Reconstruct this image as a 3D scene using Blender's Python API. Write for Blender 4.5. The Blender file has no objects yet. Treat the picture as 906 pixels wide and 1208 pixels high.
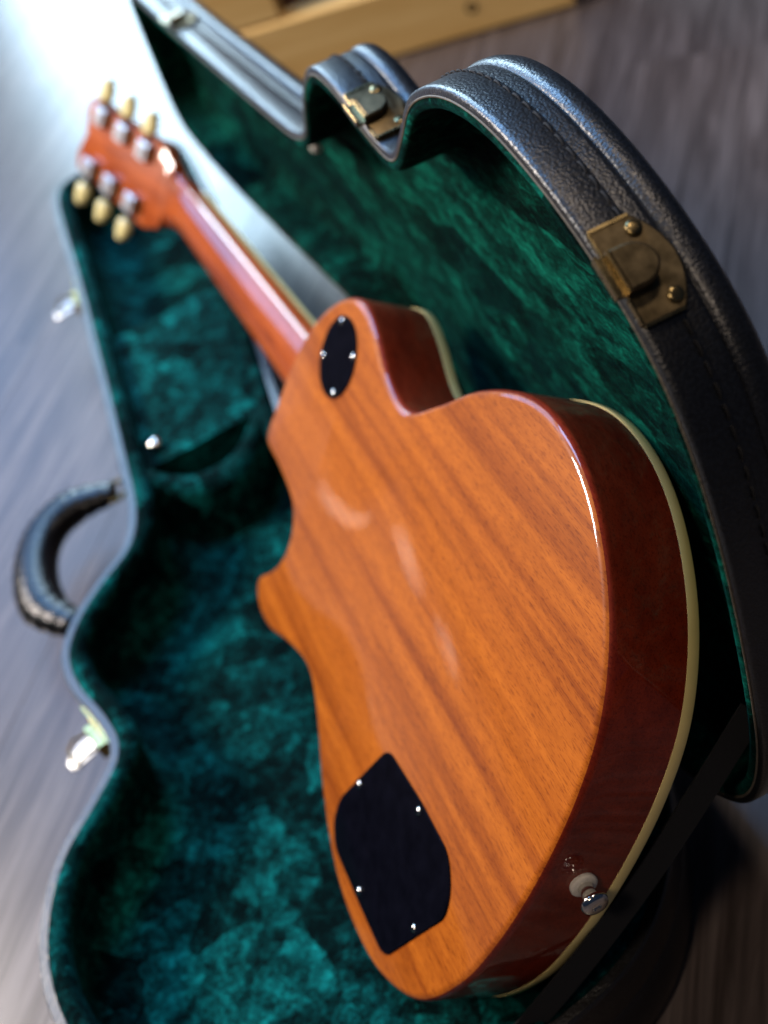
import bpy, bmesh, math, random
from mathutils import Vector, Matrix, noise
R = math.radians
random.seed(7)

# ------------------------------------------------------------------ camera, world, lights, exposure
scene = bpy.context.scene
RIM = 0.078                     # height of the case's seam above the floor
cam_data = bpy.data.cameras.new("camera")
cam = bpy.data.objects.new("camera", cam_data)
scene.collection.objects.link(cam)
cam_data.sensor_fit = 'VERTICAL'
cam_data.sensor_height = 36.0
cam_data.lens = 47.165
cam_data.clip_start = 0.01
cam_data.clip_end = 60
VR = ((-0.388871, -0.868223, -0.30817), (-0.56898, 0.489411, -0.660862), (0.724597, -0.081648, -0.684319))
CAM = Vector((-0.30823, 0.13019, 0.64692 + RIM))
m = Matrix.Identity(4)
for i in range(3):
    m[i][0] = VR[0][i]; m[i][1] = -VR[1][i]; m[i][2] = -VR[2][i]; m[i][3] = CAM[i]
cam.matrix_world = m
cam_data.dof.use_dof = True
cam_data.dof.focus_distance = 0.58
cam_data.dof.aperture_fstop = 5.2
cam_data.dof.aperture_blades = 0
scene.camera = cam
scene.render.resolution_x = 768
scene.render.resolution_y = 1024
scene.view_settings.view_transform = 'Standard'
scene.view_settings.look = 'None'
scene.view_settings.exposure = 0.15
scene.view_settings.gamma = 1.0

world = bpy.data.worlds.new("World")
scene.world = world
world.use_nodes = True
bgn = world.node_tree.nodes["Background"]
bgn.inputs[0].default_value = (0.30, 0.50, 1.0, 1)
bgn.inputs[1].default_value = 0.035

def area(name, loc, target, sx, sy, power, col, spread=180):
    d = bpy.data.lights.new(name, 'AREA')
    d.shape = 'RECTANGLE'; d.size = sx; d.size_y = sy; d.energy = power; d.color = col
    d.spread = R(spread)
    o = bpy.data.objects.new(name, d)
    scene.collection.objects.link(o)
    o.location = loc
    o.rotation_euler = (Vector(target) - Vector(loc)).to_track_quat('-Z', 'Y').to_euler()
    return o
area("window_light", (3.3, -0.20, 1.50), (0.6, 0.05, 0.60), 0.50, 2.3, 80, (0.58, 0.82, 1.0))
area("window_light", (3.2, 1.00, 1.70), (0.5, 0.30, 0.60), 1.3, 1.8, 34, (0.24, 0.50, 1.0))
area("window_light", (2.05, 0.15, 2.60), (0.3, 0.0, 0.1), 1.3, 0.9, 58, (0.20, 0.48, 1.0))
area("room_light", (1.75, 1.75, 1.65), (0.2, 0.1, 0.1), 0.60, 0.60, 108, (1.0, 0.90, 0.82))
area("ceiling_lamp", (0.35, -0.55, 2.4), (0.1, -0.10, 0.1), 0.30, 0.30, 8.0, (1.0, 0.80, 0.62))
area("ceiling_lamp", (-0.75, 0.95, 2.4), (0.5, 0.0, 0.0), 0.30, 0.30, 13.0, (1.0, 0.80, 0.62))
# added narrow-beam lamps light two floor strips to the left for lacquer reflections
SD = math.atan2(0.633, 0.769)
for x, y, w_, l_, p_ in ((1.86, 1.40, 0.11, 0.45, 30.0), (1.75, 1.70, 0.10, 0.45, 15.0)):
    o = area("reflection_lamp", (x, y, 2.3), (x, y, 0.0), l_, w_, p_, (1.0, 0.93, 0.85), 4)
    o.rotation_euler = (0, 0, SD)

# ------------------------------------------------------------------ helpers
COL = scene.collection
def tag(o, label=None, cat=None, group=None, kind=None):
    if label: o["label"] = label
    if cat: o["category"] = cat
    if group: o["group"] = group
    if kind: o["kind"] = kind
    return o
def empty(name, label, cat):
    o = bpy.data.objects.new(name, None); COL.objects.link(o)
    o.empty_display_size = 0.05
    return tag(o, label, cat)
def mesh_of(verts, faces, name="mesh", smooth=True, sharp=35, mat=None):
    me = bpy.data.meshes.new(name)
    me.from_pydata([tuple(v) for v in verts], [], faces)
    bm = bmesh.new(); bm.from_mesh(me)
    bmesh.ops.recalc_face_normals(bm, faces=bm.faces)
    bm.to_mesh(me); bm.free()
    if smooth:
        me.shade_smooth()
        if sharp: me.set_sharp_from_angle(angle=R(sharp))
    if mat: me.materials.append(mat)
    return me
def obj(name, verts, faces, mat, parent=None, smooth=True, sharp=35):
    o = bpy.data.objects.new(name, mesh_of(verts, faces, name, smooth, sharp, mat))
    COL.objects.link(o)
    if parent: o.parent = parent
    return o
class MB:
    def __init__(s): s.v = []; s.f = []
    def add(s, verts, faces):
        n = len(s.v); s.v += [tuple(v) for v in verts]; s.f += [tuple(i + n for i in f) for f in faces]
    def loft(s, rings, closed=True, cap0=False, cap1=False, loop=False):
        n = len(rings[0]); v = [p for r in rings for p in r]; f = []
        k = len(rings)
        for a in range(k if loop else k - 1):
            b = (a + 1) % k
            for i in range(n if closed else n - 1):
                j = (i + 1) % n
                f.append((a * n + i, a * n + j, b * n + j, b * n + i))
        if cap0: f.append(tuple(range(n))[::-1])
        if cap1: f.append(tuple((k - 1) * n + i for i in range(n)))
        s.add(v, f)
    def tube(s, path, r, seg=10, flat=1.0, up=Vector((0, 0, 1)), caps=True, loop=False):
        rings = []
        P = [Vector(p) for p in path]; n = len(P)
        for i, p in enumerate(P):
            t = (P[(i + 1) % n] - P[i - 1]) if loop else (P[min(i + 1, n - 1)] - P[max(i - 1, 0)])
            t.normalize()
            a = up.cross(t)
            if a.length < 1e-4: a = Vector((1, 0, 0)).cross(t)
            a.normalize(); b = t.cross(a)
            rr = r[i] if isinstance(r, (list, tuple)) else r
            rings.append([p + a * (rr * math.cos(q)) + b * (rr * flat * math.sin(q)) for q in [2 * math.pi * k / seg for k in range(seg)]])
        s.loft(rings, True, caps and not loop, caps and not loop, loop)
    def lathe(s, prof, origin, axis, seg=24):
        ax = Vector(axis).normalized(); o = Vector(origin)
        a = ax.orthogonal().normalized(); b = ax.cross(a)
        rings = [[o + ax * h + (a * math.cos(q) + b * math.sin(q)) * r for q in [2 * math.pi * k / seg for k in range(seg)]] for r, h in prof]
        s.loft(rings, True, True, True)
    def box(s, fn, a0, a1, b0, b1, c0, c1, na=1, chamfer=0.12):
        # fn(a,b,c) -> point; a direction subdivided so it can follow a curve; edges chamfered
        ch = chamfer * min(abs(a1 - a0), abs(b1 - b0), abs(c1 - c0))
        rings = []
        sec = [(b0 + ch, c0), (b1 - ch, c0), (b1, c0 + ch), (b1, c1 - ch), (b1 - ch, c1), (b0 + ch, c1), (b0, c1 - ch), (b0, c0 + ch)]
        for i in range(na + 1):
            a = a0 + (a1 - a0) * i / na
            rings.append([fn(a, b, c) for b, c in sec])
        s.loft(rings, True, True, True)
    def build(s, name, mat, parent=None, smooth=True, sharp=35):
        return obj(name, s.v, s.f, mat, parent, smooth, sharp)
def cr(P, n=8, closed=True):
    N = len(P); out = []
    P = [Vector(p) for p in P]
    rng = N if closed else N - 1
    for i in range(rng):
        if closed: p0, p1, p2, p3 = [P[(i + k) % N] for k in (-1, 0, 1, 2)]
        else: p0, p1, p2, p3 = [P[min(max(i + k, 0), N - 1)] for k in (-1, 0, 1, 2)]
        for k in range(n):
            t = k / n
            out.append(0.5 * ((2 * p1) + (p2 - p0) * t + (2 * p0 - 5 * p1 + 4 * p2 - p3) * t * t + (-p0 + 3 * p1 - 3 * p2 + p3) * t ** 3))
    if not closed: out.append(P[-1])
    return out
class Outline:                       # closed planar curve, resampled by arc length; n() points outward
    def __init__(s, P, N, smooth=0):
        C = cr([Vector((p[0], p[1])) for p in P], 24)
        L = [0.0]
        for i in range(len(C)): L.append(L[-1] + (C[(i + 1) % len(C)] - C[i]).length)
        s.len = L[-1]; s.N = N; s.p = []
        j = 0
        for k in range(N):
            d = s.len * k / N
            while L[j + 1] < d: j += 1
            t = (d - L[j]) / (L[j + 1] - L[j])
            s.p.append(C[j].lerp(C[(j + 1) % len(C)], t))
        for _ in range(smooth):
            s.p = [(s.p[i - 1] + s.p[i] * 2 + s.p[(i + 1) % N]) / 4 for i in range(N)]
        ar = sum(s.p[i - 1].x * s.p[i].y - s.p[i].x * s.p[i - 1].y for i in range(N))
        sg = 1 if ar < 0 else -1
        s.n = []
        for i in range(N):
            t = (s.p[(i + 1) % N] - s.p[i - 1]).normalized()
            s.n.append(Vector((-t.y, t.x)) * sg)
    def off(s, d): return [s.p[i] + s.n[i] * d for i in range(s.N)]
    def ring(s, d, z): return [Vector((q.x, q.y, z)) for q in s.off(d)]
    def at(s, d):
        k = (d / s.len * s.N) % s.N; i = int(k); t = k - i; j = (i + 1) % s.N
        return s.p[i].lerp(s.p[j], t), s.n[i].lerp(s.n[j], t).normalized()
    def nearest(s, x, y):
        i = min(range(s.N), key=lambda i: (s.p[i] - Vector((x, y))).length)
        return i * s.len / s.N
    def wall(s, s0):                 # maps (along, height, out) onto the wall round arc position s0
        def fn(a, b, c):
            p, n = s.at(s0 + a); q = p + n * c
            return Vector((q.x, q.y, b))
        return fn
def span_grid(poly, nu, nv, zf, u0=None, u1=None):
    # grid that fills a u-monotone closed polygon; zf(u, v, edge) gives the height
    us = [p.x for p in poly]
    lo = min(us) + 1e-5 if u0 is None else u0
    hi = max(us) - 1e-5 if u1 is None else u1
    v = []; f = []
    for i in range(nu + 1):
        t = i / nu
        if u0 is None: t = 0.5 - 0.5 * math.cos(math.pi * t)
        u = lo + (hi - lo) * t
        ys = []
        for k in range(len(poly)):
            a, b = poly[k - 1], poly[k]
            if (a.x - u) * (b.x - u) <= 0 and a.x != b.x:
                ys.append(a.y + (b.y - a.y) * (u - a.x) / (b.x - a.x))
        y0, y1 = min(ys), max(ys)
        for j in range(nv + 1):
            w = 0.5 - 0.5 * math.cos(math.pi * j / nv)
            y = y0 + (y1 - y0) * w
            e = min(y - y0, y1 - y, u - lo + (0 if u0 is None else 1), hi - u + (0 if u1 is None else 1))
            v.append((u, y, zf(u, y, e)))
    for i in range(nu):
        for j in range(nv):
            a = i * (nv + 1) + j
            f.append((a, a + 1, a + nv + 2, a + nv + 1))
    return v, f

# ------------------------------------------------------------------ materials
def mat(name):
    M = bpy.data.materials.new(name); M.use_nodes = True
    nt = M.node_tree; return M, nt, nt.nodes["Principled BSDF"]
def node(nt, t, **kw):
    n = nt.nodes.new(t)
    for k, v in kw.items():
        if k in n.inputs: n.inputs[k].default_value = v
        else: setattr(n, k, v)
    return n
def coords(nt, scale=(1, 1, 1), rot=(0, 0, 0), space='Object'):
    tc = node(nt, 'ShaderNodeTexCoord'); mp = node(nt, 'ShaderNodeMapping')
    mp.inputs['Scale'].default_value = scale; mp.inputs['Rotation'].default_value = rot
    nt.links.new(tc.outputs[space], mp.inputs['Vector']); return mp.outputs[0]
def ramp(nt, fac, stops, interp='LINEAR'):
    r = node(nt, 'ShaderNodeValToRGB'); r.color_ramp.interpolation = interp
    e = r.color_ramp.elements
    while len(e) < len(stops): e.new(0.5)
    for i, (p, c) in enumerate(stops):
        e[i].position = p; e[i].color = c if len(c) == 4 else (*c, 1)
    nt.links.new(fac, r.inputs[0]); return r.outputs[0]
def mix(nt, a, b, fac, mode='MIX'):
    n = node(nt, 'ShaderNodeMix', data_type='RGBA', blend_type=mode)
    for s, x in ((n.inputs[0], fac), (n.inputs[6], a), (n.inputs[7], b)):
        if isinstance(x, (int, float)): s.default_value = x
        elif isinstance(x, tuple): s.default_value = x if len(x) == 4 else (*x, 1)
        else: nt.links.new(x, s)
    return n.outputs[2]
def bump(nt, h, strength, dist, normal=None):
    b = node(nt, 'ShaderNodeBump', Strength=strength, Distance=dist)
    nt.links.new(h, b.inputs['Height'])
    if normal: nt.links.new(normal, b.inputs['Normal'])
    return b.outputs[0]
def noise_t(nt, vec, scale, detail=4, rough=0.55, dist=0.0, out=0):
    n = node(nt, 'ShaderNodeTexNoise', Scale=scale, Detail=detail, Roughness=rough, Distortion=dist)
    nt.links.new(vec, n.inputs['Vector']); return n.outputs[out]

def m_plain(name, col, rough, metal=0.0, coat=0.0, nscale=0, namp=0.15):
    M, nt, b = mat(name)
    b.inputs['Base Color'].default_value = (*col, 1); b.inputs['Roughness'].default_value = rough
    b.inputs['Metallic'].default_value = metal; b.inputs['Coat Weight'].default_value = coat
    if nscale:
        n = noise_t(nt, coords(nt), nscale)
        c = ramp(nt, n, [(0.3, tuple(x * (1 - namp) for x in col)), (0.7, tuple(min(1, x * (1 + namp)) for x in col))])
        nt.links.new(c, b.inputs['Base Color'])
        r = node(nt, 'ShaderNodeMapRange'); r.inputs[3].default_value = rough * 0.8; r.inputs[4].default_value = rough * 1.3
        nt.links.new(n, r.inputs[0]); nt.links.new(r.outputs[0], b.inputs['Roughness'])
    return M

def m_floor():
    M, nt, b = mat("laminate")
    oi = node(nt, 'ShaderNodeObjectInfo')
    tc = node(nt, 'ShaderNodeTexCoord')
    sh = node(nt, 'ShaderNodeVectorMath', operation='MULTIPLY_ADD')
    cmb = node(nt, 'ShaderNodeCombineXYZ')
    for i in range(3): nt.links.new(oi.outputs['Random'], cmb.inputs[i])
    sc = node(nt, 'ShaderNodeVectorMath', operation='SCALE'); sc.inputs[3].default_value = 37.0
    nt.links.new(cmb.outputs[0], sc.inputs[0])
    add = node(nt, 'ShaderNodeVectorMath', operation='ADD')
    nt.links.new(tc.outputs['Object'], add.inputs[0]); nt.links.new(sc.outputs[0], add.inputs[1])
    mp = node(nt, 'ShaderNodeMapping'); mp.inputs['Scale'].default_value = (1.6, 26, 1)
    nt.links.new(add.outputs[0], mp.inputs[0])
    n1 = noise_t(nt, mp.outputs[0], 2.6, 6, 0.65, 0.8)
    mp2 = node(nt, 'ShaderNodeMapping'); mp2.inputs['Scale'].default_value = (5, 150, 1)
    nt.links.new(add.outputs[0], mp2.inputs[0])
    n2 = noise_t(nt, mp2.outputs[0], 2.0, 3, 0.6, 0.2)
    c = ramp(nt, n1, [(0.25, (0.036, 0.026, 0.022)), (0.5, (0.094, 0.073, 0.066)), (0.78, (0.168, 0.137, 0.126))])
    c = mix(nt, c, ramp(nt, n2, [(0.35, (0.5, 0.5, 0.5)), (0.65, (1.1, 1.1, 1.1))]), 0.75, 'MULTIPLY')
    var = ramp(nt, oi.outputs['Random'], [(0, (0.8, 0.8, 0.8)), (1, (1.1, 1.08, 1.05))])
    c = mix(nt, c, var, 0.8, 'MULTIPLY')
    nt.links.new(c, b.inputs['Base Color'])
    r = node(nt, 'ShaderNodeMapRange'); r.inputs[3].default_value = 0.26; r.inputs[4].default_value = 0.38
    nt.links.new(n1, r.inputs[0]); nt.links.new(r.outputs[0], b.inputs['Roughness'])
    b.inputs['Specular IOR Level'].default_value = 0.4
    nt.links.new(bump(nt, n2, 0.12, 0.0006), b.inputs['Normal'])
    return M

def m_tolex(name="tolex", base=0.008, rough=0.37, spec=0.72):
    M, nt, b = mat(name)
    v = coords(nt)
    wob = noise_t(nt, v, 180, 2, 0.5, 0, 1)
    vv = node(nt, 'ShaderNodeVectorMath', operation='MULTIPLY_ADD')
    nt.links.new(wob, vv.inputs[0]); vv.inputs[1].default_value = (0.0022,) * 3; nt.links.new(v, vv.inputs[2])
    vo = node(nt, 'ShaderNodeTexVoronoi', feature='SMOOTH_F1', Scale=760.0)
    vo.inputs['Smoothness'].default_value = 0.45
    nt.links.new(vv.outputs[0], vo.inputs['Vector'])
    inv = node(nt, 'ShaderNodeMath', operation='SUBTRACT'); inv.inputs[0].default_value = 1.0
    nt.links.new(vo.outputs['Distance'], inv.inputs[1])
    big = noise_t(nt, v, 60, 3)
    c = ramp(nt, vo.outputs['Distance'], [(0.1, (base * 1.3, base * 1.6, base * 2.3)), (0.6, (base * 0.6,) * 3)])  # blue of the window light put into the black vinyl's base colour
    nt.links.new(c, b.inputs['Base Color'])
    b.inputs['Roughness'].default_value = rough
    b.inputs['Specular IOR Level'].default_value = spec
    n1 = bump(nt, big, 0.10, 0.001)
    nt.links.new(bump(nt, inv.outputs[0], 0.42, 0.0005, n1), b.inputs['Normal'])
    return M

def m_plush(name, streak=(1, 1, 1), hue=1.0, blue=1.0):
    M, nt, b = mat(name)
    v = coords(nt, streak)
    w = noise_t(nt, v, 24, 4, 0.65, 0, 1)
    vv = node(nt, 'ShaderNodeVectorMath', operation='MULTIPLY_ADD')
    nt.links.new(w, vv.inputs[0]); vv.inputs[1].default_value = (0.022,) * 3; nt.links.new(v, vv.inputs[2])
    cells = []
    for sc_ in (27.0, 120.0):                      # crushed pile: patches that lie in different directions
        vo = node(nt, 'ShaderNodeTexVoronoi', feature='F1', Scale=sc_)
        nt.links.new(vv.outputs[0], vo.inputs['Vector']); cells.append(vo.outputs['Color'])
    lay = mix(nt, cells[0], cells[1], 0.42)
    lay = mix(nt, lay, noise_t(nt, vv.outputs[0], 90, 4, 0.7, 1.0, 1), 0.25)
    sep = node(nt, 'ShaderNodeSeparateColor'); nt.links.new(lay, sep.inputs[0])
    n1 = noise_t(nt, vv.outputs[0], 15, 5, 0.7, 1.5)
    n3 = noise_t(nt, v, 210, 4, 0.78, 0.8)
    n2 = noise_t(nt, v, 1100, 2, 0.6)
    def madd(x, k, y):
        q = node(nt, 'ShaderNodeMath', operation='MULTIPLY_ADD'); q.inputs[1].default_value = k
        nt.links.new(x, q.inputs[0])
        if isinstance(y, float): q.inputs[2].default_value = y
        else: nt.links.new(y, q.inputs[2])
        return q.outputs[0]
    tone = madd(sep.outputs[0], 0.50, madd(n1, 0.60, madd(n3, 0.85, -0.48)))
    c = ramp(nt, tone, [(0.36, (0.0001, 0.0040 * hue, 0.0042 * blue)), (0.52, (0.0004, 0.022 * hue, 0.021 * blue)), (0.66, (0.001, 0.072 * hue, 0.068 * blue)), (0.86, (0.004, 0.200 * hue, 0.185 * blue))])
    nt.links.new(c, b.inputs['Base Color'])
    b.inputs['Roughness'].default_value = 0.9
    b.inputs['Specular IOR Level'].default_value = 0.03
    b.inputs['Sheen Weight'].default_value = 0.05
    b.inputs['Sheen Roughness'].default_value = 0.3
    b.inputs['Sheen Tint'].default_value = (0.03, 0.70, 0.68, 1)
    geo = node(nt, 'ShaderNodeNewGeometry')
    cen = node(nt, 'ShaderNodeVectorMath', operation='SUBTRACT'); cen.inputs[1].default_value = (0.5, 0.5, 0.5)
    nt.links.new(lay, cen.inputs[0])
    tilt = node(nt, 'ShaderNodeVectorMath', operation='MULTIPLY_ADD'); tilt.inputs[1].default_value = (0.40, 0.40, 0.40)
    nt.links.new(cen.outputs[0], tilt.inputs[0]); nt.links.new(geo.outputs['Normal'], tilt.inputs[2])
    nm = node(nt, 'ShaderNodeVectorMath', operation='NORMALIZE'); nt.links.new(tilt.outputs[0], nm.inputs[0])
    nn = bump(nt, n1, 0.35, 0.005, nm.outputs[0])
    nn = bump(nt, n3, 0.4, 0.002, nn)
    nt.links.new(bump(nt, n2, 0.45, 0.0012, nn), b.inputs['Normal'])
    return M

def m_mahogany(name, tint=(1, 1, 1), contrast=1.0):
    M, nt, b = mat(name)
    v = coords(nt, (0.22, 9, 9))
    wv = noise_t(nt, coords(nt, (1.2, 5, 5)), 2.0, 2, 0.5, 0, 1)
    vv = node(nt, 'ShaderNodeVectorMath', operation='MULTIPLY_ADD')
    nt.links.new(wv, vv.inputs[0]); vv.inputs[1].default_value = (0.10, 0.10, 0.10); nt.links.new(v, vv.inputs[2])
    n1 = noise_t(nt, vv.outputs[0], 8.0, 5, 0.6, 0.05)
    cn = node(nt, 'ShaderNodeMath', operation='MULTIPLY_ADD'); cn.inputs[1].default_value = contrast; cn.inputs[2].default_value = 0.5 * (1 - contrast)
    nt.links.new(n1, cn.inputs[0]); n1 = cn.outputs[0]
    pore = noise_t(nt, coords(nt, (45, 520, 520)), 1.0, 2, 0.6)
    med = noise_t(nt, coords(nt, (7, 90, 90)), 1.0, 3, 0.6, 0.3)
    r_, g_, b_ = tint
    c = ramp(nt, n1, [(0.34, (0.245 * r_, 0.050 * g_, 0.005 * b_)), (0.44, (0.325 * r_, 0.074 * g_, 0.006 * b_)), (0.51, (0.40 * r_, 0.098 * g_, 0.008 * b_)), (0.66, (0.47 * r_, 0.122 * g_, 0.010 * b_))])
    fine = noise_t(nt, coords(nt, (150, 1100, 1100)), 1.0, 2, 0.7)
    c = mix(nt, c, ramp(nt, fine, [(0.36, (0.50, 0.38, 0.30)), (0.47, (1, 1, 1))]), 0.7, 'MULTIPLY')
    c = mix(nt, c, ramp(nt, med, [(0.3, (0.72, 0.64, 0.55)), (0.65, (1.05, 1.05, 1.05))]), 0.6, 'MULTIPLY')
    c = mix(nt, c, ramp(nt, pore, [(0.30, (0.45, 0.33, 0.28)), (0.45, (1, 1, 1))]), 0.38, 'MULTIPLY')
    mot = noise_t(nt, coords(nt, (70, 160, 160)), 1.0, 4, 0.7)
    c = mix(nt, c, ramp(nt, mot, [(0.3, (0.82, 0.78, 0.72)), (0.7, (1.08, 1.08, 1.08))]), 0.6, 'MULTIPLY')
    nt.links.new(c, b.inputs['Base Color'])
    b.inputs['Roughness'].default_value = 0.42
    b.inputs['Specular IOR Level'].default_value = 0.12
    b.inputs['Coat Weight'].default_value = 0.85
    b.inputs['Coat Roughness'].default_value = 0.022
    cb = noise_t(nt, coords(nt), 26, 2)
    nt.links.new(bump(nt, cb, 0.010, 0.002), b.inputs['Coat Normal'])
    return M

M_floor = m_floor()
M_tolex = m_tolex()
M_leather = m_tolex("handle_leather", 0.003, 0.24, 0.3)
M_plush = m_plush("plush")
M_plush_lid = m_plush("plush_lid", (0.45, 1.1, 1.0), 0.80, 0.55)
M_back = m_mahogany("mahogany")
M_neck = m_mahogany("mahogany_neck", (0.95, 0.72, 0.9))
M_side = m_mahogany("cherry_stained_side", (0.62, 0.25, 0.8), 0.55)
M_binding = m_plain("binding_plastic", (0.90, 0.72, 0.29), 0.42, 0, 0.1, 40, 0.06)
M_maple = m_plain("maple_top", (0.45, 0.16, 0.03), 0.3, 0, 0.8, 30, 0.2)
M_rosewood = m_plain("rosewood", (0.045, 0.020, 0.012), 0.5, 0, 0, 60, 0.3)
M_black = m_plain("black_plastic", (0.002, 0.002, 0.004), 0.32, 0, 0, 90, 0.3)
M_nickel = m_plain("nickel", (0.72, 0.70, 0.66), 0.14, 1.0, 0, 200, 0.08)
M_tuner = m_plain('tuner_nickel', (0.42, 0.44, 0.48), 0.32, 1.0, 0, 120, 0.05)
M_lever = m_plain('polished_lever', (0.55, 0.55, 0.54), 0.45, 1.0, 0, 120, 0.04)
M_brass = m_plain("antique_brass", (0.155, 0.115, 0.060), 0.38, 1.0, 0, 170, 0.35)
M_brass_lite = m_plain("worn_highlight_brass", (0.26, 0.195, 0.09), 0.26, 1.0, 0, 220, 0.2)
M_gold = m_plain("bright_brass", (0.78, 0.58, 0.22), 0.2, 1.0, 0, 150, 0.1)
M_black.node_tree.nodes['Principled BSDF'].inputs['Specular IOR Level'].default_value = 0.05
M_black.node_tree.nodes['Principled BSDF'].inputs['IOR'].default_value = 1.25
M_felt = m_plain("white_felt", (0.72, 0.68, 0.60), 0.95, 0, 0, 500, 0.1)
M_cream = m_plain("tuner_plastic", (0.66, 0.55, 0.24), 0.25, 0, 0.3, 80, 0.06)
M_thread = m_plain("thread", (0.006, 0.006, 0.007), 0.9)
M_piping = m_plain("raw_edge", (0.10, 0.08, 0.055), 0.7, 0, 0, 600, 0.5)
M_strap = m_plain("webbing", (0.004, 0.0045, 0.006), 0.85, 0, 0, 400, 0.3)
def m_pine():
    M, nt, b = mat("pine")
    n = noise_t(nt, coords(nt, (2, 30, 30)), 2, 4, 0.6, 0.5)
    nt.links.new(ramp(nt, n, [(0.3, (0.70, 0.43, 0.14)), (0.7, (0.86, 0.60, 0.25))]), b.inputs['Base Color'])
    b.inputs['Roughness'].default_value = 0.45
    return M
M_pine = m_pine()
M_darkwood = m_plain("stained_panel", (0.075, 0.022, 0.010), 0.5, 0, 0, 25, 0.3)

# ------------------------------------------------------------------ the floor: laminate planks
PD = math.atan2(0.62, -0.78)                   # run of the planks
floor = obj("floor", [(-3.5, -4.5, -0.012), (6.5, -4.5, -0.012), (6.5, 4.5, -0.012), (-3.5, 4.5, -0.012)], [(0, 1, 2, 3)],
            m_plain("floor_base", (0.02, 0.016, 0.014), 0.8), None, False)
tag(floor, kind="structure")
PL, PW = 1.285, 0.192
b = MB()
b.box(lambda a, bb, c: Vector((a, bb, c)), -PL / 2 + 0.00015, PL / 2 - 0.00015, -PW / 2 + 0.00015, PW / 2 - 0.00015, -0.0085, 0.0, 1, 0.03)
plank_mesh = mesh_of(b.v, b.f, "plank", False, 0, M_floor)
for row in range(-24, 30):
    sh = (row * 0.43) % 1.0 * PL
    for k in range(-6, 7):
        x = k * PL + sh - PL / 2; y = row * PW
        wx = 0.9 + x * math.cos(PD) - y * math.sin(PD); wy = -0.1 + x * math.sin(PD) + y * math.cos(PD)
        if not (-1.2 < wx < 5.0 and -2.6 < wy < 2.9): continue
        o = bpy.data.objects.new("plank", plank_mesh); COL.objects.link(o)
        o.parent = floor; o.location = (wx, wy, 0); o.rotation_euler = (0, 0, PD)

# ------------------------------------------------------------------ guitar case
case = empty("guitar_case", "open black guitar case lined with green crushed plush, lid standing upright", "guitar case")
OUTL = [(-6.6, 185.3), (6.5, 257.6), (33.4, 313.5), (82.1, 349.6), (143.9, 369.7), (197.9, 367.9), (247.2, 346.1), (279.6, 312.6), (304.8, 290.5), (337.1, 292.3), (377.5, 302.5), (412.3, 301.3), (441.1, 283.8), (464.4, 257.6), (483.4, 231.9), (517.5, 216.9), (578.8, 208.2), (720.7, 192.0), (872.8, 175.5), (1025.4, 161.2), (1065.2, 149.8), (1077.1, 126.4), (1073.5, 83.6), (1065.0, 40.1), (1047.9, 15.6), (1007.1, 6.5), (855.5, 21.0), (704.5, 44.6), (563.3, 68.8), (501.6, 77.6), (465.5, 66.6), (443.7, 38.3), (416.8, 14.4), (384.5, 6.0), (349.8, 12.1), (312.1, 27.6), (279.8, 34.6), (246.3, 27.4), (205.6, 8.3), (153.5, -5.1), (101.9, -1.7), (46.6, 25.4), (8.0, 66.0), (-8.2, 118.4)]
OL = Outline([(x / 1000, y / 1000) for x, y in OUTL], 520, 2)
def lofted(profile, name, mt, parent, z0=0.0, cap_grid=None, sharp=40):
    mb = MB(); mb.loft([OL.ring(o / 1000, z0 + w / 1000) for o, w in profile])
    if cap_grid:
        v, f = cap_grid; mb.add(v, f)
    return mb.build(name, mt, parent, True, sharp)
def puff(u, v, s, a):
    return a * (noise.noise(Vector((u * s, v * s, 3.1))) + 0.5 * noise.noise(Vector((u * s * 2.3, v * s * 2.3, 7.7))))
# bottom shell
FLOOR_IN = -53.0
cap = span_grid([q for q in OL.off(-0.008)], 60, 16, lambda u, v, e: 0.002)
lofted([(-8, -76), (-3, -76), (0, -72), (0.4, -60), (0.4, -32), (-0.6, -30.5), (0.4, -29), (0.4, -3), (0, -1), (-0.8, 0), (-6.2, 0), (-6.8, -1.5)], "bottom_shell", M_tolex, case, RIM, cap)
def zfloor(u, v, e):
    edge = 0.014 * max(0, 1 - e / 0.03) ** 2
    return RIM + FLOOR_IN / 1000 + edge + puff(u, v, 14, 0.0016)
cap = span_grid(OL.off(-0.0135), 220, 70, zfloor)
lofted([(-6.4, -3), (-6.9, 0.6), (-8.6, 2.8), (-11.5, 3.8), (-15, 3.2), (-18, 0.8), (-19.4, -3.5), (-19.0, -9), (-17, -15), (-15, -22), (-14.5, -40), (-16, -46)], "bottom_lining", M_plush, case, RIM, cap, 180)
# lid, modelled closed on top of the shell and swung open about the hinge line
THETA = R(94.1012)
lid = lofted([(-4, 1.5), (-3.4, 0), (-0.6, 0), (0.5, 1), (0.7, 3), (0.7, 17.6), (0.4, 18.2), (-0.2, 18.5), (0, 24.5), (-0.3, 26.4), (-1.2, 27.2), (-0.4, 28), (0.5, 29.4), (0.9, 31.5), (0.7, 35.0), (-0.8, 38.6), (-3.5, 41), (-9, 42.4)], "lid_shell", M_tolex, case, 0,
             span_grid(OL.off(-0.009), 70, 24, lambda u, v, e: 0.0424 + 0.004 * (1 - max(0, 1 - e / 0.08) ** 2)), 50)
lid.location = (0, 0, RIM); lid.rotation_euler = (THETA, 0, 0)
def zlid(u, v, e):
    return 0.0365 - 0.010 * max(0, 1 - e / 0.02) ** 2 + puff(u + 5, v, 13, 0.0012)
ll = lofted([(-3.6, 2.5), (-4.4, -0.2), (-6.5, -1.2), (-9, -0.4), (-10.4, 3), (-10.8, 8), (-11, 24), (-12.5, 30)], "lid_lining", M_plush_lid, case, 0,
            span_grid(OL.off(-0.0102), 220, 70, zlid), 180)
ll.location = lid.location; ll.rotation_euler = lid.rotation_euler
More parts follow.
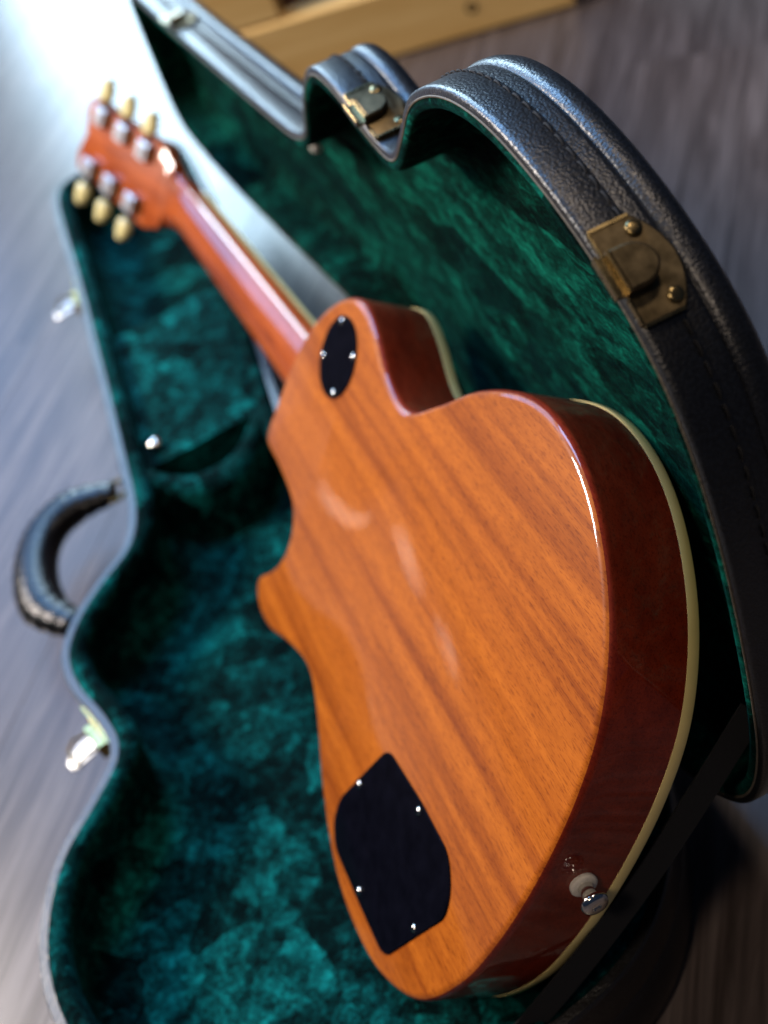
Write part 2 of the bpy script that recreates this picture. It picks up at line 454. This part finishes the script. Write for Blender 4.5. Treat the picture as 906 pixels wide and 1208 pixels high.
# raw edge of the covering along the seam
mb = MB(); ring = OL.ring(-0.0036, -0.0002)
mb.tube(ring, 0.0006, 5, loop=True)
mb.build("seam_edge", M_piping, lid)
# stitches along the lapped band
mb = MB(); s = 0.0
fnw = OL.wall(0)
while s < OL.len:
    a0, a1 = s, s + 0.0066
    j = random.uniform(-0.0002, 0.0002)
    mb.tube([fnw(a0, 0.0163 + j, 0.0003), fnw(a0 + 0.0012, 0.0164 + j, 0.0013), fnw((a0 + a1) / 2, 0.0164, 0.0014), fnw(a1 - 0.0012, 0.0164, 0.0013), fnw(a1, 0.0163, 0.0003)], 0.00055, 5)
    s += 0.0086
tag(mb.build("stitching", M_thread, lid), kind="stuff")

def on_lid(o):
    o.location = (0, 0, RIM); o.rotation_euler = (THETA, 0, 0); return o
def lid_latch(u, v):
    s0 = OL.nearest(u, v); fn = OL.wall(s0)
    hw = 0.0208
    # plate: straight towards the seam, arched away from it
    mb = MB(); rows = []
    n = 14
    for layer in (0.0006, 0.0026, 0.0030):
        ins = 0.0006 if layer > 0.0028 else 0
        ring = [fn(-hw + ins, 0.0012 + ins, layer), fn(hw - ins, 0.0012 + ins, layer)]
        for k in range(n + 1):
            t = 1 - 2 * k / n
            ring.append(fn((hw - ins) * t, 0.0190 + 0.0075 * (1 - abs(t) ** 2.0) - ins, layer))
        rows.append(ring)
    mb.loft(rows, True, True, True)
    plate = on_lid(mb.build("latch_plate", M_brass, case, True, 30))
    # folded side flange of the plate
    for sgn in (-1, 1):
        mb = MB(); mb.box(fn, sgn * hw - 0.0007, sgn * hw + 0.0007, 0.0012, 0.0185, 0.0002, 0.0034)
        mb.build("flange", M_brass_lite, plate)
    mb = MB(); ks = []
    w = 0.0088
    for c, ins in ((0.0028, 0), (0.0080, 0), (0.0092, 0.0011)):
        ring = [fn(-w + ins, 0.0012 + ins, c), fn(w - ins, 0.0012 + ins, c)]
        for k in range(13):
            a = math.pi * k / 12
            ring.append(fn((w - ins) * math.cos(a), 0.0075 + (0.0100 - ins) * math.sin(a) , c))
        ks.append(ring)
    mb.loft(ks, True, True, True); mb.build("catch", M_brass, plate, True, 30)
    mb = MB(); mb.box(fn, -w, w, 0.0004, 0.0014, 0.0026, 0.0094, 2)
    mb.box(fn, -hw + 0.0005, -w - 0.0008, 0.0004, 0.0015, 0.0004, 0.0034, 3); mb.box(fn, w + 0.0008, hw - 0.0005, 0.0004, 0.0015, 0.0004, 0.0034, 3)
    mb.build("edge_highlight", M_brass_lite, plate, True, 30)  # lighter strips put the bevelled edges' highlight into the brass colour
    mb = MB()
    mb.box(fn, -0.0085, 0.0085, -0.0040, 0.0011, 0.0042, 0.0060, 2)
    mb.box(fn, -0.0085, 0.0085, -0.0046, -0.0030, 0.0042, 0.0086, 2)
    mb.build("hook_lip", M_brass_lite, plate, True, 30)
    for a, bb in ((-0.0150, 0.0175), (0.0150, 0.0175)):
        p0 = fn(a, bb, 0.0028); p1 = fn(a, bb, 0.0048)
        mb = MB(); mb.lathe([(0.0033, -0.0002), (0.0033, 0.0006), (0.0029, 0.0010), (0.0015, 0.00115), (0.0002, 0.0012)], p0, p1 - p0, 18)
        mb.build("rivet", M_brass_lite, plate, True, 60)
    return plate
lid_latch(0.0665, 0.3395)
lid_latch(0.3415, 0.2975)
lid_latch(0.8746, 0.1753)

def draw_latch(u, v):
    s0 = OL.nearest(u, v); w0 = OL.wall(s0)
    fn = lambda a, bb, c: w0(a, bb, c) + Vector((0, 0, RIM))
    mb = MB(); mb.box(fn, -0.0215, 0.0215, -0.034, -0.008, 0.0004, 0.0026, 6)
    base = mb.build("latch_base", M_gold, case, True, 30)
    mb = MB()
    mb.box(fn, -0.012, 0.012, -0.029, -0.016, 0.0024, 0.011, 3)
    mb.build("housing", M_gold, base, True, 30)
    mb = MB(); rings = []
    for k in range(9):                                   # lever flipped out, tongue slightly dished
        t = k / 8; c = 0.010 + 0.023 * t; z = -0.020 - 0.003 * t - 0.002 * t * t
        hw = 0.0095 * (1 - 0.25 * t ** 3) if k < 8 else 0.005
        th = 0.0013
        rings.append([fn(-hw, z, c), fn(-hw * 0.6, z + 0.0010, c), fn(hw * 0.6, z + 0.0010, c), fn(hw, z, c), fn(hw, z - th, c), fn(-hw, z - th, c)])
    mb.loft(rings, True, True, True); mb.build("lever", M_lever, base, True, 50)
    mb = MB()
    mb.tube([fn(-0.009, -0.019, 0.009), fn(-0.0105, -0.016, 0.020), fn(-0.009, -0.020, 0.027), fn(0, -0.021, 0.0285), fn(0.009, -0.020, 0.027), fn(0.0105, -0.016, 0.020), fn(0.009, -0.019, 0.009)], 0.0011, 8)
    mb.build("wire_loop", M_brass, base)
    for a in (-0.017, 0.017):
        p0 = fn(a, -0.021, 0.0026); p1 = fn(a, -0.021, 0.0040)
        mb = MB(); mb.lathe([(0.0028, -0.0002), (0.0026, 0.0008), (0.0015, 0.0013), (0.0002, 0.0014)], p0, p1 - p0, 14)
        mb.build("rivet", M_gold, base, True, 60)
draw_latch(0.3415, 0.2975)
draw_latch(0.8746, 0.1753)
draw_latch(0.0675, 0.3405)

# carrying handle across the shoulder
zc = RIM - 0.030
A0 = Vector((0.588, 0.2085, zc)); B0 = Vector((0.452, 0.2745, zc))
hp = cr([Vector(p) for p in [(0.588, 0.2240, zc), (0.597, 0.2580, zc), (0.589, 0.2830, zc), (0.565, 0.3010, zc), (0.530, 0.3100, zc), (0.498, 0.3080, zc), (0.463, 0.2890, zc)]], 10, False)
rad = []
n = len(hp)
for i in range(n):
    t = i / (n - 1); e = min(t, 1 - t)
    rad.append(0.0085 + 0.0100 * min(1, e / 0.2) ** 0.7 + 0.0009 * math.sin(i * 2.1))
mb = MB(); mb.tube(hp, rad, 16, 0.72); hd = mb.build("handle", M_leather, case, True, 80)
for q, nrm in ((A0, Vector((0.05, 1, 0))), (B0, Vector((0.55, 0.83, 0)))):
    nrm.normalize(); tn = Vector((nrm.y, -nrm.x, 0))
    mb = MB()
    rc = q + nrm * 0.014
    mb.tube([rc + nrm * 0.012 * math.cos(a) + tn * 0.011 * math.sin(a) for a in [2 * math.pi * k / 20 for k in range(20)]], 0.0021, 8, loop=True)
    mb.build("ring", M_gold, hd)
    mb = MB()
    f2 = lambda a, bb, c: q + tn * a + Vector((0, 0, bb)) + nrm * c
    mb.box(f2, -0.012, 0.012, -0.013, 0.013, -0.001, 0.0035)
    mb.box(f2, -0.005, 0.005, -0.006, 0.006, 0.003, 0.0075)
    mb.build("mount", M_leather, hd, True, 30)

# neck cradle with its scoop
def inner(u, o=0.013):
    poly = OL.off(-o); ys = []
    for k in range(len(poly)):
        a, bb = poly[k - 1], poly[k]
        if (a.x - u) * (bb.x - u) <= 0 and a.x != bb.x: ys.append(a.y + (bb.y - a.y) * (u - a.x) / (bb.x - a.x))
    return min(ys), max(ys)
mb = MB(); rings = []
uc = 0.547; hw = 0.016
y0, y1 = inner(uc)
for k in range(41):
    v = y0 - 0.004 + (y1 - y0 + 0.008) * k / 40
    d = (v - 0.142) / 0.046
    sc = 0.010 * max(0, 1 - d * d) ** 0.75 if abs(d) < 1 else 0
    top = RIM - 0.001 - sc
    lo = RIM - 0.060
    sec = [(-hw - 0.010, lo), (-hw, top - 0.018), (-hw + 0.002, top - 0.008), (-hw + 0.007, top - 0.0015), (0, top), (hw - 0.007, top - 0.0015), (hw - 0.002, top - 0.008), (hw, top - 0.018), (hw, lo)]
    bow = -0.026 * max(0, 1 - d * d)
    rings.append([Vector((uc + bow + a + 0.0012 * noise.noise(Vector((v * 60, a * 60, 1))), v, z + 0.0012 * noise.noise(Vector((v * 50, a * 50, 9))))) for a, z in sec])
mb.loft(rings, False); mb.build("neck_cradle", M_plush, case, True, 180)
# accessory box lid
def box_z(u, v, e):
    return RIM - 0.011 - 0.008 * max(0, 1 - e / 0.012) ** 2 + puff(u + 9, v, 20, 0.0014)
v, f = span_grid(OL.off(-0.0135), 60, 40, box_z, 0.567, 0.765)
mb = MB(); mb.add(v, f)
n = 41
for row in (0, 60):
    up = [Vector(v[row * n + j]) for j in range(n)]
    mb.loft([up, [Vector((p.x, p.y, RIM - 0.058)) for p in up]], False)
bl_ = mb.build("box_lid", M_plush, case, True, 60)
mb = MB(); mb.lathe([(0.0035, -0.003), (0.0030, 0.003), (0.0055, 0.0045), (0.0060, 0.0065), (0.0045, 0.0085), (0.0003, 0.0095)], (0.588, 0.176, RIM - 0.012), (0, 0, 1), 20)
mb.build("knob", M_nickel, bl_, True, 60)
mb = MB(); mb.lathe([(0.0068, -0.003), (0.0068, 0.0012), (0.0052, 0.0032), (0.0003, 0.0042)], (0.6166, 0.1499, 0.0345), (0, 0, -1), 18)
on_lid(mb.build("lining_snap", M_felt, case, True, 60))

# webbing stay between lid and shell
def lidp(u, v, w):
    return Vector((u, v * math.cos(THETA) - w * math.sin(THETA), RIM + v * math.sin(THETA) + w * math.cos(THETA)))
p0 = lidp(0.016, 0.122, 0.012); p1 = Vector((0.001, 0.160, RIM - 0.014))
mb = MB(); rings = []
wd = Vector((0.35, 0.75, 0.55)).normalized()
for k in range(13):
    t = k / 12; c = p0.lerp(p1, t) + Vector((-0.005, 0.0, -0.003)) * math.sin(math.pi * t)
    d = (p1 - p0).normalized(); side = (wd - d * wd.dot(d)).normalized(); nr = side.cross(d)
    h = 0.0068
    rings.append([c - side * h - nr * 0.0008, c + side * h - nr * 0.0008, c + side * h + nr * 0.0008, c - side * h + nr * 0.0008])
mb.loft(rings, True, True, True); mb.build("stay_strap", M_strap, case, True, 40)
mb = MB(); q = lidp(0.030, 0.070, 0.004)
mb.lathe([(0.0035, -0.002), (0.0033, 0.001), (0.0015, 0.002), (0.0003, 0.0022)], (0.036, 0.075, 0.0345), (0, 0, -1), 14)
on_lid(mb.build("lining_snap", M_nickel, case, True, 60))
# hinges on the straight side
for u in (0.14, 0.385):
    s0 = OL.nearest(u, 0.0)
    mb = MB(); c = Vector((OL.at(s0)[0].x, OL.at(s0)[0].y - 0.002, RIM))
    mb.tube([c + Vector((-0.022, 0, 0)), c + Vector((0.022, 0, 0))], 0.0032, 10)
    w0 = OL.wall(s0)
    mb.box(lambda a, bb, cc: w0(a, bb + RIM, cc), -0.022, 0.022, -0.020, -0.002, 0.0006, 0.0020, 6)
    mb.build("hinge", M_brass, case, True, 30)

# ------------------------------------------------------------------ guitar
GS = 0.975e-3
G3 = ((0.99805, -0.01467, 0.06075), (-0.03652, 0.65204, 0.7573), (-0.05072, -0.75804, 0.65023))
GT = Vector((0.0036, 0.1007, 0.1056 + RIM))
guitar = empty("electric_guitar", "glossy orange mahogany electric guitar with cream binding, propped back outward in the green case", "guitar")
gm = Matrix.Identity(4)
for i in range(3):
    for j in range(3): gm[i][j] = G3[i][j]
    gm[i][3] = GT[i]
guitar.matrix_world = gm
def g(x, y, z): return Vector((x * GS, y * GS, z * GS))
GO = [(3.6, 0.1), (7.1, 49.8), (17.2, 92.6), (40.1, 132.1), (79.4, 155.6), (122.1, 160.5), (161.1, 153.4), (202.5, 133.1), (238.4, 108.4), (267.7, 95.9), (301.1, 102.7), (334.9, 115.9), (358.9, 118.1), (374.7, 111.5), (378.5, 101.5), (367.2, 89.2), (357.0, 74.6), (353.0, 57.5), (357.3, 43.2), (370.6, 32.8), (405.0, 27.8), (434.9, 26.7), (442.1, 19.1), (441.7, -1.7), (440.3, -30.4), (433.7, -59.6), (420.1, -85.3), (396.7, -108.2), (368.7, -118.7), (339.8, -112.8), (302.8, -98.5), (270.3, -96.3), (243.4, -115.1), (208.6, -144.5), (166.2, -165.0), (125.4, -167.8), (83.7, -154.9), (44.7, -126.2), (18.5, -89.3), (7.0, -48.8)]
BO = Outline([(x * GS, y * GS) for x, y in GO], 480, 2)
def gring(o, z): return BO.ring(o * GS, z * GS)
mb = MB()
rr = 5.0
prof = [(-rr, 0)] + [(-rr + rr * math.sin(R(a)), -rr + rr * math.cos(R(a))) for a in (15, 30, 42)]
mb.loft([gring(o, z) for o, z in prof], True, True, False)
body = mb.build("body", M_back, guitar, True, 60)
mb = MB(); mb.loft([gring(-rr + rr * math.sin(R(a)), -rr + rr * math.cos(R(a))) for a in (42, 55, 70, 80, 90)] + [gring(0, -15), gring(0, -30), gring(0, -44.6)])
mb.build("side", M_side, body, True, 60)
mb = MB(); mb.loft([gring(-3, -44.5), gring(0.15, -44.5), gring(0.35, -45), gring(0.35, -50.6), gring(0, -51.2), gring(-1.6, -51.4), gring(-3, -51.2)])
mb.build("binding", M_binding, body, True, 50)
mb = MB(); cx, cy = 200 * GS, 0.0
rings = [gring(-1.2, -44.6), gring(-1.2, -51.0), gring(-2.6, -51.3)]
base = gring(-2.6, -51.3)
for s_, z in ((0.94, -51.0), (0.85, -52.5), (0.7, -56), (0.5, -60), (0.3, -62), (0.1, -63)):
    rings.append([Vector((cx + (p.x - cx) * s_, cy + (p.y - cy) * s_, z * GS)) for p in base])
mb.loft(rings, True, False, True); mb.build("top", M_maple, body, True, 50)

def rounded(poly, r, n=6):
    out = []; N = len(poly)
    for i in range(N):
        p = Vector(poly[i]); a = Vector(poly[i - 1]); c = Vector(poly[(i + 1) % N])
        rr_ = min(r, (a - p).length * 0.45, (c - p).length * 0.45)
        A = p + (a - p).normalized() * rr_; C = p + (c - p).normalized() * rr_
        for k in range(n + 1):
            t = k / n; out.append(A.lerp(p, t).lerp(p.lerp(C, t), t))
    return out
def screw(parent, x, y, z=0.9):
    mb = MB()
    mb.lathe([(2.3 * GS, -1.5 * GS), (2.3 * GS, 0.0), (2.0 * GS, 0.5 * GS), (1.2 * GS, 0.85 * GS), (0.2 * GS, 0.95 * GS)], g(x, y, z), (0, 0, 1), 18)
    o = mb.build("screw", M_nickel, parent, True, 60)
    a = random.uniform(0, 1.5)
    mb = MB()
    for q in (a, a + math.pi / 2):
        c_, s_ = math.cos(q), math.sin(q)
        mb.box(lambda u, v, w: g(x + u * c_ - v * s_, y + u * s_ + v * c_, z + w), -1.35, 1.35, -0.28, 0.28, 0.5, 1.02)
    mb.build("slot", M_black, o, False)
    return o
def cover(name, poly):
    mb = MB()
    cxx = sum(p.x for p in poly) / len(poly); cyy = sum(p.y for p in poly) / len(poly)
    def rg(k, z): return [g(cxx + (p.x - cxx) * k, cyy + (p.y - cyy) * k, z) for p in poly]
    mb.loft([rg(1, -2), rg(1, 0.5), rg(0.992, 0.9)], True, True, True)
    return mb.build(name, M_black, guitar, True, 40)
cp = rounded([(152, 56.5), (104, 51.5), (66, 51.0), (52, 64), (47.5, 77), (57.5, 98.5), (77, 142), (118, 143.5), (161, 144), (173.5, 134), (176.5, 119)], 9)
cc = cover("control_cover", cp)
for x, y in ((163.5, 95.5), (103.5, 57.0), (122, 138.5), (65.5, 105)): screw(cc, x, y)
sw = cover("switch_cover", [Vector((373.5 + 27.0 * math.cos(a), -76.5 + 27.0 * math.sin(a))) for a in [2 * math.pi * k / 48 for k in range(48)]])
for a in (25, 118, 208, 300): screw(sw, 373.5 + 23.0 * math.cos(R(a)), -76.5 + 23.0 * math.sin(R(a)))
# strap button at the tail
bx = Vector((3.4 * GS, 4.5 * GS, -26 * GS)); ax = Vector((-1, 0, 0))
mb = MB(); k = GS
mb.lathe([(4 * k, 0), (4 * k, 2 * k), (3.6 * k, 6 * k), (4.5 * k, 9 * k), (6.6 * k, 11 * k), (7.0 * k, 12.5 * k), (6.4 * k, 14 * k), (4.5 * k, 14.8 * k), (2.6 * k, 14.9 * k), (2.4 * k, 14.0 * k), (0.3 * k, 13.8 * k)], bx, ax, 32)
sb = mb.build("strap_button", M_nickel, guitar, True, 50)
mb = MB(); mb.lathe([(6.6 * k, -0.5 * k), (7.0 * k, 0.6 * k), (7.0 * k, 2.0 * k), (6.4 * k, 2.7 * k), (4.2 * k, 2.8 * k)], bx, ax, 32)
mb.build("felt_washer", M_felt, sb, True, 50)

# neck: D-shaped back, heel blending into the body
def neck_sec(x):
    t = (x - 430) / (817 - 430)
    hw = 28.0 + (21.8 - 28.0) * t
    zf = -62.0 + 29.0 * t                   # plane under the fretboard
    dep = 19.5 - 2.5 * t
    if t < 0.16: dep += (1 - t / 0.16) ** 2 * 22
    return hw, zf, dep
mb = MB(); rings = []
xs = [425, 436, 446, 456, 468, 482, 500, 540, 600, 680, 760, 800, 812]
for x in xs:
    hw, zf, dep = neck_sec(x)
    rings.append([g(x, hw * math.copysign(abs(math.cos(a)) ** 0.85, math.cos(a)), zf + dep * math.sin(a) ** 0.9) for a in [math.pi * k / 18 for k in range(19)]])
# run out into the headstock
HX, HZ, HA = 826.0, -17.0, R(18.5)
def hs(a, y, h):                             # along headstock, across, above its back face
    return g(HX + a * math.cos(HA) - h * math.sin(HA), y, HZ + a * math.sin(HA) + h * math.cos(HA))
for a, hw, dz in ((0, 22.5, 15), (12, 25, 14.5), (26, 31, 14)):
    rings.append([hs(a, hw * math.copysign(abs(math.cos(q)) ** 0.6, math.cos(q)), -dz + dz * math.sin(q) ** 0.55 - (0.5 if a > 20 else 0)) for q in [math.pi * k / 18 for k in range(19)]])
mb.loft(rings, True, True, True); nk = mb.build("neck", M_neck, guitar, True, 70)
mb = MB(); rings = []
for x in (400, 440, 540, 680, 817):
    hw, zf, dep = neck_sec(x); hw -= 1.6
    rings.append([g(x, -hw, zf + 0.1), g(x, hw, zf + 0.1), g(x, hw, zf - 5), g(x, hw * 0.5, zf - 5.8), g(x, -hw * 0.5, zf - 5.8), g(x, -hw, zf - 5)])
mb.loft(rings, True, True, True); fb = mb.build("fretboard", M_rosewood, nk, True, 30)
for sgn in (-1, 1):
    mb = MB(); rings = []
    for x in (400, 440, 540, 680, 817):
        hw, zf, dep = neck_sec(x)
        rings.append([g(x, sgn * (hw - 1.6), zf), g(x, sgn * (hw + 0.1), zf), g(x, sgn * (hw + 0.1), zf - 5), g(x, sgn * (hw - 1.6), zf - 5)])
    mb.loft(rings, True, True, True); mb.build("fretboard_binding", M_binding, nk, True, 30)
# headstock
half = [(18, 26), (30, 35), (44, 41.0), (70, 40.5), (110, 38), (150, 36.5), (172, 37.5), (180, 34), (184, 24), (181, 12), (177, 0)]
poly = [Vector((a, w)) for a, w in half] + [Vector((a, -w)) for a, w in half[::-1][1:]]
poly = [p for p in cr(poly, 4)]
mb = MB(); c0 = Vector((100, 0))
def hr(kk, h): return [hs(c0.x + (p.x - c0.x) * kk, p.y * kk, h) for p in poly]
mb.loft([hr(0.97, 0), hr(0.99, -0.5), hr(1, -1.8), hr(1, -13), hr(0.985, -14.5)], True, True, True)
head = mb.build("headstock", M_neck, guitar, True, 40)
for side in (-1, 1):
    for i, a in enumerate((66, 108, 150)):
        y = side * 27
        f3 = lambda aa, bb, cc: hs(a + aa, y + side * bb, cc)
        mb = MB()
        mb.box(f3, -8.5, 8.5, -9, 8.0, 0.1, 8.5)
        mb.tube([f3(0, 0, 3), f3(0, 0, 10.5)], 5.0 * GS, 14, up=Vector((1, 0, 0)))
        t_ = mb.build("tuner", M_tuner, guitar, True, 40)
        mb = MB(); mb.box(f3, -13.5, -8.6, -4, 4, 0.1, 2.4); mb.box(f3, 8.6, 13.5, -4, 4, 0.1, 2.4)
        mb.build("mounting_ear", M_gold, t_, True, 40)
        mb = MB(); mb.tube([f3(0, 7, 4.5), f3(0, 17, 4.5)], 2.4 * GS, 10); mb.build("shaft", M_nickel, t_, True, 60)
        mb = MB(); rings = []
        for q in range(11):                     # tulip-shaped button
            t = q / 10; hw = 6.0 + 5.2 * math.sin(math.pi * min(1, t * 1.15) ** 0.8) ** 0.8 if 0 < q < 10 else (4.0 if q == 0 else 3.5)
            th = 6.0 if 0 < q < 10 else 3.5
            rings.append([f3(hw * math.cos(p_), 16 + 22 * t, 4.5 + th * math.sin(p_)) for p_ in [2 * math.pi * z / 14 for z in range(14)]])
        mb.loft(rings, True, True, True); mb.build("button", M_cream, t_, True, 70)

# ------------------------------------------------------------------ pine frame standing on the floor behind the lid
frame = empty("wooden_frame", "low honey coloured pine frame with a bolt hole standing on the floor behind the lid", "furniture")
fo = Vector((1.027, -0.459, 0)); fd = Vector((0.438, 0.9, 0)).normalized(); fn_ = Vector((fd.y, -fd.x, 0))
frame.location = fo; frame.rotation_euler = (0, 0, math.atan2(fd.y, fd.x))
# local: x along rail, y to the left of it (towards camera), z up
lf = lambda a, bb, c: Vector((a, bb, c))
def slab(name, x0, x1, y0, y1, z0, z1, mt):
    mb = MB(); mb.box(lf, x0, x1, y0, y1, z0, z1); return mb.build(name, mt, frame, True, 30)
rail = slab("rail", 0, 0.43, -0.032, 0.0, 0.001, 0.082, M_pine)
slab("post", 0.325, 0.415, -0.034, -0.002, 0.0825, 0.50, M_pine)
slab("back_panel", 0.03, 0.40, -0.14, -0.12, 0.001, 0.45, M_darkwood)
slab("side_rail", 0.37, 0.40, -0.118, -0.034, 0.001, 0.080, M_pine)
mb = MB(); mb.lathe([(0.0065, -0.004), (0.0065, 0.0006), (0.0045, 0.0008), (0.004, -0.003)], (0.112, 0.0, 0.034), (0, 1, 0), 18)
mb.build("bolt_hole", M_black, rail, True, 40)
